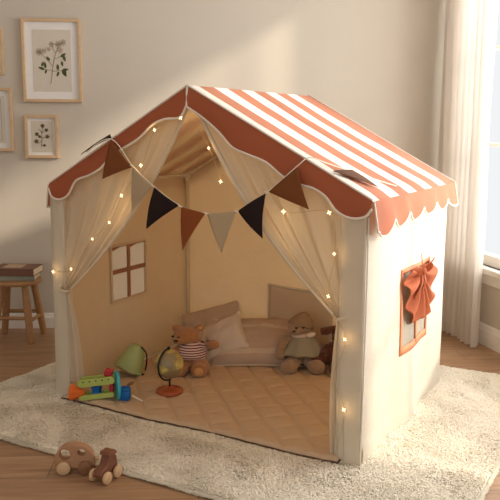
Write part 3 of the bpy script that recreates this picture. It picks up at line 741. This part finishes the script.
# ================================================================ GLOBE
g=thing('desk_globe','small yellow and grey globe on a reddish wooden base, on the quilt','globe',(-.374,3.418,.016),.0)
m=MB(); m.lathe([(.060,0),(.064,.004),(.064,.014),(.058,.020),(.030,.024),(.012,.028),(.008,.034)],32); m.build('base','globe_base',g)
GC=Vector((0,0,.142)); GR=.068; tilt=.16
m=MB(); m.ell(GC,GR,RY(tilt),36,24); m.build('sphere','globe',g)
m=MB(); arc=[]
for i in range(25):
    a=PI/2+.1+ (PI+.05)*i/24+.0
    arc.append(GC+RZ(.95)@RY(.05)@Vector((cos(a)*(GR+.009),0,sin(a)*(GR+.009))))
m.tube(arc,.0042,8); m.tube([(0,0,.03),(0,0,.066)],.0045,8); m.ell(arc[0],.008); m.build('meridian_arm','black',g)
# ================================================================ BUCKET
g=thing('toy_bucket','pale green toy bucket tipped over with a black strap handle','toy bucket',(-.604,3.68,.014),0); g.scale=(1.1,1.1,1.08)
R=RY(.38)@RX(.25)
m=MB(); pr=[(.056,.004),(.064,.0),(.066,.008),(.064,.016),(.058,.05),(.046,.085),(.032,.118),(.027,.124)]
R=RY(.42)@RX(-.10); cB=Vector((-.008,0,.026))
m.lathe(pr,32,cB,R); m.build('pail','bucket',g,bevel=0)
m=MB(); m.lathe([(.066,.002),(.070,.005),(.070,.012),(.066,.015)],32,cB,R); m.build('rim','bucket',g)
m=MB(); pts=crv([cB+R@Vector(p) for p in ((.012,-.024,.128),(.045,-.030,.112),(.064,-.030,.075),(.074,-.022,.035))],6); m.tube(pts,.0035,7); m.ell(cB+R@Vector((.072,-.02,.010)),.006); m.build('strap_handle','black',g)
m=MB(); m.tube(crv([cB+R@Vector(p) for p in ((-.066,-.02,.008),(-.03,-.064,.010),(.03,-.064,.006),(.068,-.014,.012))],6),.003,6); m.build('rim_cord','hat',g)
# ================================================================ PLASTIC TOY
g=thing('plastic_play_vehicle','colourful plastic toy of green rails, teal disc and orange cone by the left post','toy',(-.664,3.322,.016),-.03)
px=lambda X: (X-100)/209.; pz=lambda Y:(399-Y)/207.
def capsule(m,x0,z0,x1,z1,y0,y1,r):
    n=8; d=Vector((x1-x0,0,z1-z0)); a0=math.atan2(d.z,d.x); poly=[]
    for k in range(n+1): a=a0+PI/2+PI*k/n; poly.append((x0+r*cos(a),z0+r*sin(a)))
    for k in range(n+1): a=a0-PI/2+PI*k/n; poly.append((x1+r*cos(a),z1+r*sin(a)))
    m.prism(poly,y1-y0,lambda u,v,w: Vector((u,y0+w,v)))
for (a,b_,c_,d_,r) in ((79,382.5,108,378.5,.017),(79,396.5,108,392.5,.012)):
    m=MB(); capsule(m,px(a),pz(b_),px(c_),pz(d_),-.024,-.010,r); capsule(m,px(a),pz(b_),px(c_),pz(d_),.024,.038,r)
    for k in range(3): x=lerp(px(a),px(c_),.15+.35*k); z=lerp(pz(b_),pz(d_),.15+.35*k); m.tube([(x,-.02,z),(x,.03,z)],.006,8)
    o=m.build('side_rail','tgreen',g,bevel=.003)
    for k in range(5 if r>.015 else 0):
        x=lerp(px(a),px(c_),.08+.21*k); z=lerp(pz(b_),pz(d_),.08+.21*k); m=MB(); m.tube([(x,-.0255,z+.008),(x,-.0235,z+.008)],.0035,10); m.build('rivet','black',o)
m=MB(); m.lathe([(.022,-.028),(.026,-.026),(.026,-.016),(.022,-.013),(.022,.013),(.026,.016),(.026,.026),(.022,.028)],20,(px(92.5),.006,pz(391)),RX(0)); m.build('barrel','tblue',g)
R90=RY(PI/2)
m=MB(); m.lathe([(.050,-.007),(.064,-.007),(.066,0),(.064,.007),(.050,.007),(.02,.010)],30,(px(112.5),.006,pz(385)),RZ(.35)@R90); m.build('disc','tteal',g)
m=MB(); m.lathe([(.030,0),(.032,.004),(.032,.036),(.026,.044),(.008,.046)],24,(px(116),.0,pz(392.5)),RZ(.1)@R90)
for k in range(8): a=k*PI/4; m.box((px(121),.0+.031*cos(a),pz(392.5)+.031*sin(a)),(.03,.008,.008),RX(-a))
m.build('hub_cap','tblue',g)
m=MB(); m.tube([(px(127),-.01,pz(393.5)),(px(138),-.02,pz(399)+.003)],[.004,.0025],8); m.build('stick','twhite',g)
m=MB(); m.lathe([(.038,0),(.041,.005),(.040,.012),(.012,.066),(.004,.070)],6,(px(68),-.012,pz(391.5)),R90); m.build('cone','torange',g,bevel=.003)
m=MB(); m.box((px(103.5),.03,pz(374.5)),(.036,.03,.036),RY(.3)); m.box((px(107),.012,pz(387)),(.02,.03,.05)); m.build('block','tred',g,bevel=.005,smooth=False)
m=MB(); m.ell((px(125),.02,pz(384)),(.018,.012,.008),RY(-.4)); m.build('lever','wheel_d',g)
# ================================================================ WOODEN CARS
g=thing('wooden_toy_car','rounded wooden toy car with two cut-out windows, nearest the left','wooden toy car',(-.648,2.665,FL),.03,'wooden toy cars')
m=MB(); outer=[]; n=22
bm=bmesh.new()
# arch body with round window holes, made by bridging polygon with holes
prof=[(-.070,.024),(-.072,.045)]+[( -.072*cos(PI*k/18), .045+.068*sin(PI*k/18)**.85) for k in range(1,18)]+[(.074,.045),(.078,.028),(.052,.022),(.045,.032),(.032,.036),(.02,.03),(.012,.022),(-.015,.022),(-.022,.032),(-.038,.036),(-.052,.03),(-.058,.022)]
holes=[[(-.034+.021*cos(2*PI*k/16),.072+.022*sin(2*PI*k/16)) for k in range(16)],[(.028+.015*cos(2*PI*k/16),.082+.013*sin(2*PI*k/16)) for k in range(16)]]
def holed(poly,holes,t,name,mat,parent,y0=0,bevel=.003):
    bm=bmesh.new(); loops=[]
    for P in [poly]+holes:
        vs_=[bm.verts.new((u,y0,v)) for u,v in P]; es=[bm.edges.new((vs_[i],vs_[(i+1)%len(vs_)])) for i in range(len(vs_))]; loops+=es
    bmesh.ops.triangle_fill(bm,use_beauty=True,use_dissolve=False,edges=loops)
    r=bmesh.ops.extrude_face_region(bm,geom=bm.faces[:]); bmesh.ops.translate(bm,verts=[v for v in r['geom'] if isinstance(v,bmesh.types.BMVert)],vec=(0,t,0))
    bmesh.ops.recalc_face_normals(bm,faces=bm.faces)
    me=bpy.data.meshes.new(name); bm.to_mesh(me); bm.free(); me.materials.append(M[mat]); o=bpy.data.objects.new(name,me); COL.objects.link(o); o.parent=parent
    q=o.modifiers.new('bevel','BEVEL'); q.width=bevel; q.segments=2; q.limit_method='ANGLE'; q.angle_limit=.7
    for p in me.polygons: p.use_smooth=True
    me.set_sharp_from_angle(angle=.6)
    return o
holed(prof,holes,.036,'body','beech',g,-.018,bevel=.002)
for (x,y,mt,r) in ((-.037,-.022,'beech_l',.025),(.042,-.022,'wheel_d',.026),(-.037,.022,'beech_l',.025),(.042,.022,'beech_l',.025)):
    m=MB(); s_=1 if y>0 else -1
    m.lathe([(r*.9,0),(r,.003),(r,.012),(r*.9,.015),(r*.35,.0155),(r*.3,.019)],24,(x,y-(.0 if s_>0 else 0),r),RX(-s_*PI/2)); w_=m.build('wheel',mt,g)
    if mt=='wheel_d': w_['label']='darker oak wheel'
m=MB(); m.ell((.081,.0,.052),(.008,.010,.009)); m.build('headlight','beech_l',g)
g=thing('wooden_toy_car','dark walnut toy car with pale wheels, seen from its end beside the rounded one','wooden toy car',(-.523,2.605,FL),-.46,'wooden toy cars')
# local: x along axle?  body length along local y (away), axle along x
def prof_yz(u,v,w): return Vector((-.019+w,u,v))
m=MB(); m.prism([(-.045,.022),(-.050,.036),(-.040,.050),(-.012,.060),(.004,.090),(.030,.094),(.044,.080),(.050,.045),(.048,.022)],.038,prof_yz); m.build('body','walnut',g,bevel=.004)
m=MB(); m.prism([(-.006,.092),(.002,.104),(.034,.106),(.046,.094),(.040,.090)],.046,lambda u,v,w: Vector((-.023+w,u,v))); m.build('roof','walnut',g,bevel=.004)
for (x,y) in ((-.024,-.03),(.024,-.03),(-.024,.032),(.024,.032)):
    s_=1 if x>0 else -1; r=.023
    m=MB(); m.lathe([(r*.9,0),(r,.003),(r,.011),(r*.88,.014),(r*.3,.0145),(r*.25,.017)],22,(x,y,r),RY(s_*PI/2)); m.build('wheel','beech_l' if y<0 or x>0 else 'wheel_d',g)
# ================================================================ STOOL + BOOKS
SC=Vector((-1.392,4.452,FL))
g=thing('wooden_stool','round pine stool with splayed turned legs against the back wall','stool',SC,0)
zt=.352-FL
m=MB(); m.lathe([(.120,zt-.032),(.138,zt-.028),(.143,zt-.016),(.139,zt-.004),(.130,zt),(.05,zt+.0005)],40); m.build('seat','stool',g)
feet=[(.102,-.118),(.118,.104),(-.125,.100),(-.118,-.118)]
for fx,fy in feet:
    tx,ty=fx*.62,fy*.62
    m=MB(); m.tube([(fx,fy,0),(lerp(fx,tx,.08),lerp(fy,ty,.08),zt*.08),(lerp(fx,tx,.5),lerp(fy,ty,.5),zt*.5),(tx,ty,zt-.02)],[.0165,.020,.0225,.019],14); m.build('leg','stool',g)
for i in range(4):
    a=feet[i]; b_=feet[(i+1)%4]; k=.40 if i%2 else .34; f_=1-.38*k
    m=MB(); m.tube([(a[0]*f_,a[1]*f_,zt*k),(b_[0]*f_,b_[1]*f_,zt*k)],.011,10); m.build('stretcher','stool',g)
def book(name,label,z,w,d,t,mt,loc,rz,art=None):
    o=thing(name,label,'book',loc,rz,'books on the stool')
    m=MB(); m.box((0,0,t-.0015),(w,d,.003)); m.box((0,0,.0015),(w,d,.003)); m.box((0,-d/2+.0015,t/2),(w,.003,t)); m.build('cover',mt,o,smooth=False,bevel=.001)
    m=MB(); m.box((0,.001,t/2),(w-.008,d-.010,t-.006)); m.build('pages','pages',o,smooth=False)
    if art: m=MB(); m.box((-.02,.01,t+.0004),(w*.45,d*.6,.0008)); m.build('cover_panel',art,o,smooth=False)
book('hardback_book','grey-green hardback, lower of the two books on the stool',0,.235,.17,.030,'book2',(-1.388,4.445,.3527),.06)
book('hardback_book','brown hardback with a pale picture on its cover, upper book on the stool',0,.25,.18,.042,'book1',(-1.385,4.44,.3829),-.04,'book1b')
# ================================================================ BUNTING
bt=thing('bunting_garland','string of triangular rust, beige and black felt flags across the tent front','bunting',(TX,TY,0),YAW)
yb=-.068
cord=crv([(-.12,.35,1.13),(.10,.12,1.135),(.233,-.045,1.145),(.387,-.066,1.203),(.499,yb,1.094),(.604,yb,1.016),(.736,yb,.942),(.855,yb,.921),(.996,yb,.937),(1.125,yb,1.016),(1.248,-.066,1.118),(1.285,-.045,1.148),(1.325,.02,1.128),(1.40,.16,1.082),(1.50,.32,1.03)],8)
m=MB(); m.tube(cord[16:],.0022,6); m.build('cord','cord',bt)
def flag(a,b_,c_,mt,yo=0,bend=.006):
    A,B,Cc=Vector(a),Vector(b_),Vector(c_)
    nrm=(B-A).cross(Cc-A).normalized()
    if nrm.y>0: nrm=-nrm
    m=MB()
    def f(u,v):
        P=A.lerp(B,u).lerp(Cc,v); return P+nrm*(bend*sin(PI*v)+bend*sin(u*PI)*(1-v)*.8)
    m.grid(f,10,14); o=m.build('flag',mt,bt,solid=.0022,weld=True)
    return o
flag((.387,yb,1.200),(.495,yb,1.090),(.345,yb-.01,1.035),'flag_brown')
flag((.500,yb,1.090),(.600,yb,1.014),(.49,yb-.0,.905),'flag_beige')
flag((.607,yb,1.012),(.728,yb,.944),(.571,yb-.01,.838),'flag_black',bend=.012)
flag((.738,yb,.940),(.852,yb,.920),(.749,yb-.01,.764),'flag_rust')
flag((.860,yb,.919),(.994,yb,.936),(.933,yb-.01,.771),'flag_beige')
flag((1.000,yb,.938),(1.120,yb,1.012),(1.114,yb-.01,.841),'flag_black',bend=.012)
flag((1.132,yb,1.018),(1.248,yb,1.112),(1.303,yb-.01,.963),'flag_brown')
for i in (32,40,48,56,64,72): 
    p=cord[i]; m=MB(); m.tube([p+Vector((-.008,-.004,.003)),p+Vector((.008,-.004,-.003))],.0032,6); m.build('cord_knot','cord',bt)
# flags lying on the roof slopes
def on_roof(x,y,o=.012): return Vector((x,y,roofz(x)+o))
flag(on_roof(1.367,-.015,.010),on_roof(1.386,.126,.018),on_roof(1.486,.139,.010),'flag_taupe',bend=.003)
flag(Vector((.215,-.06,1.135)),Vector((.375,-.055,1.222)),Vector((.27,.08,1.205)),'flag_black',bend=.004)
# ================================================================ FAIRY LIGHTS
fl=thing('string_lights','warm white fairy light string wound over the front drapes','string lights',(TX,TY,0),YAW)
LL=[(.727,-.045,1.29),(.599,-.045,1.242),(.531,-.05,1.097),(.423,-.045,.967),(.350,-.04,.847),(.258,-.045,.769),(.126,-.04,.622),(.011,-.034,.597)]
LRi=[(.80,-.03,1.24),(.849,-.032,1.174),(.905,-.034,1.045)]
LR=[(1.10,-.04,1.06),(1.182,-.035,.944),(1.369,-.04,.952),(1.393,-.04,.802),(1.375,-.045,.643),(1.442,-.036,.486),(1.40,-.04,.33),(1.446,-.036,.214),(1.42,-.036,.05)]
for Lp in (LL,LRi,LR):
    m=MB(); m.tube(crv(Lp,8),.0009,5); m.build('wire','wire',fl)
def star(p,r,rz):
    m=MB(); poly=[]
    for k in range(8):
        a=PI*k/4+rz; rr=r if k%2==0 else r*.30; poly.append((rr*cos(a),rr*sin(a)))
    n=8; vs_=[(0,-r*.45,0)]+[(u,0,v) for u,v in poly]+[(0,r*.45,0)]
    fs_=[(0,1+(i+1)%n,1+i) for i in range(n)]+[(n+1,1+i,1+(i+1)%n) for i in range(n)]
    m.add([Vector(v)+Vector(p) for v in vs_],fs_); return m.build('bulb','bulb',fl,smooth=False)
for i,p in enumerate(LL[1:]+LRi[1:]+[LL[0]]+LR[1:-3]+[LR[-2]]): star((p[0],p[1]-.006,p[2]),random.uniform(.0085,.0115),random.uniform(0,1.5))
star((1.078,.74,.055),.012,.6)
# ================================================================ LIGHTS
def addlight(name,type_,energy,col,loc,rot=None,**k):
    l=bpy.data.lights.new(name,type_); l.energy=energy; l.color=col
    for a,b_ in k.items(): setattr(l,a,b_)
    o=bpy.data.objects.new(name,l); COL.objects.link(o); o.location=loc
    if rot is not None: o.rotation_euler=rot
    return o
sd=Vector((-.9,.436,0)).normalized()*cos(math.radians(24))+Vector((0,0,-sin(math.radians(24))))
addlight('sun','SUN',2.8,(1,.88,.72),(4,1,3),sd.to_track_quat('-Z','Y').to_euler(),angle=math.radians(3.5))
wc=right((WS0+WS1)/2,(WZ0+WZ1)/2,-.35)
addlight('window_daylight','AREA',132,(.97,.985,1),wc,RN.to_track_quat('-Z','Z').to_euler(),shape='RECTANGLE',size=3.4,size_y=2.5)
for p,e in (((.75,.3,1.18),.9),((.40,.10,.90),.4),((1.15,.12,.86),.4)):  # added warm fill inside the tent, set apart from the bulbs
    w_=TW(*p); addlight('tent_fill','POINT',e,(1,.70,.40),w_,shadow_soft_size=.03)
for p in LL[1:]+LRi[1:]+LR[1:-3]+[LR[-2]]:
    addlight('bulb_glow','POINT',.03,(1,.60,.24),TW(p[0],p[1]-.016,p[2]),shadow_soft_size=.006)
wd=bpy.data.worlds.new('world'); bpy.context.scene.world=wd; wd.use_nodes=True
bg=wd.node_tree.nodes['Background']; bg.inputs[0].default_value=(.97,.985,1,1); bg.inputs[1].default_value=.9
# ================================================================ CAMERA
cd=bpy.data.cameras.new('camera'); cam=bpy.data.objects.new('camera',cd); COL.objects.link(cam)
cd.sensor_width=36; cd.lens=757.87/500*36; cd.clip_start=.05
cam.location=(0,0,1.2612); cam.matrix_world=Matrix.Translation((0,0,1.2612))@Matrix.Rotation(PI/2-.16238,4,'X')@Matrix.Rotation(.00719,4,'Z')
sc=bpy.context.scene; sc.camera=cam
sc.view_settings.view_transform='Standard'; sc.view_settings.look='None'; sc.view_settings.gamma=1; sc.view_settings.exposure=.04
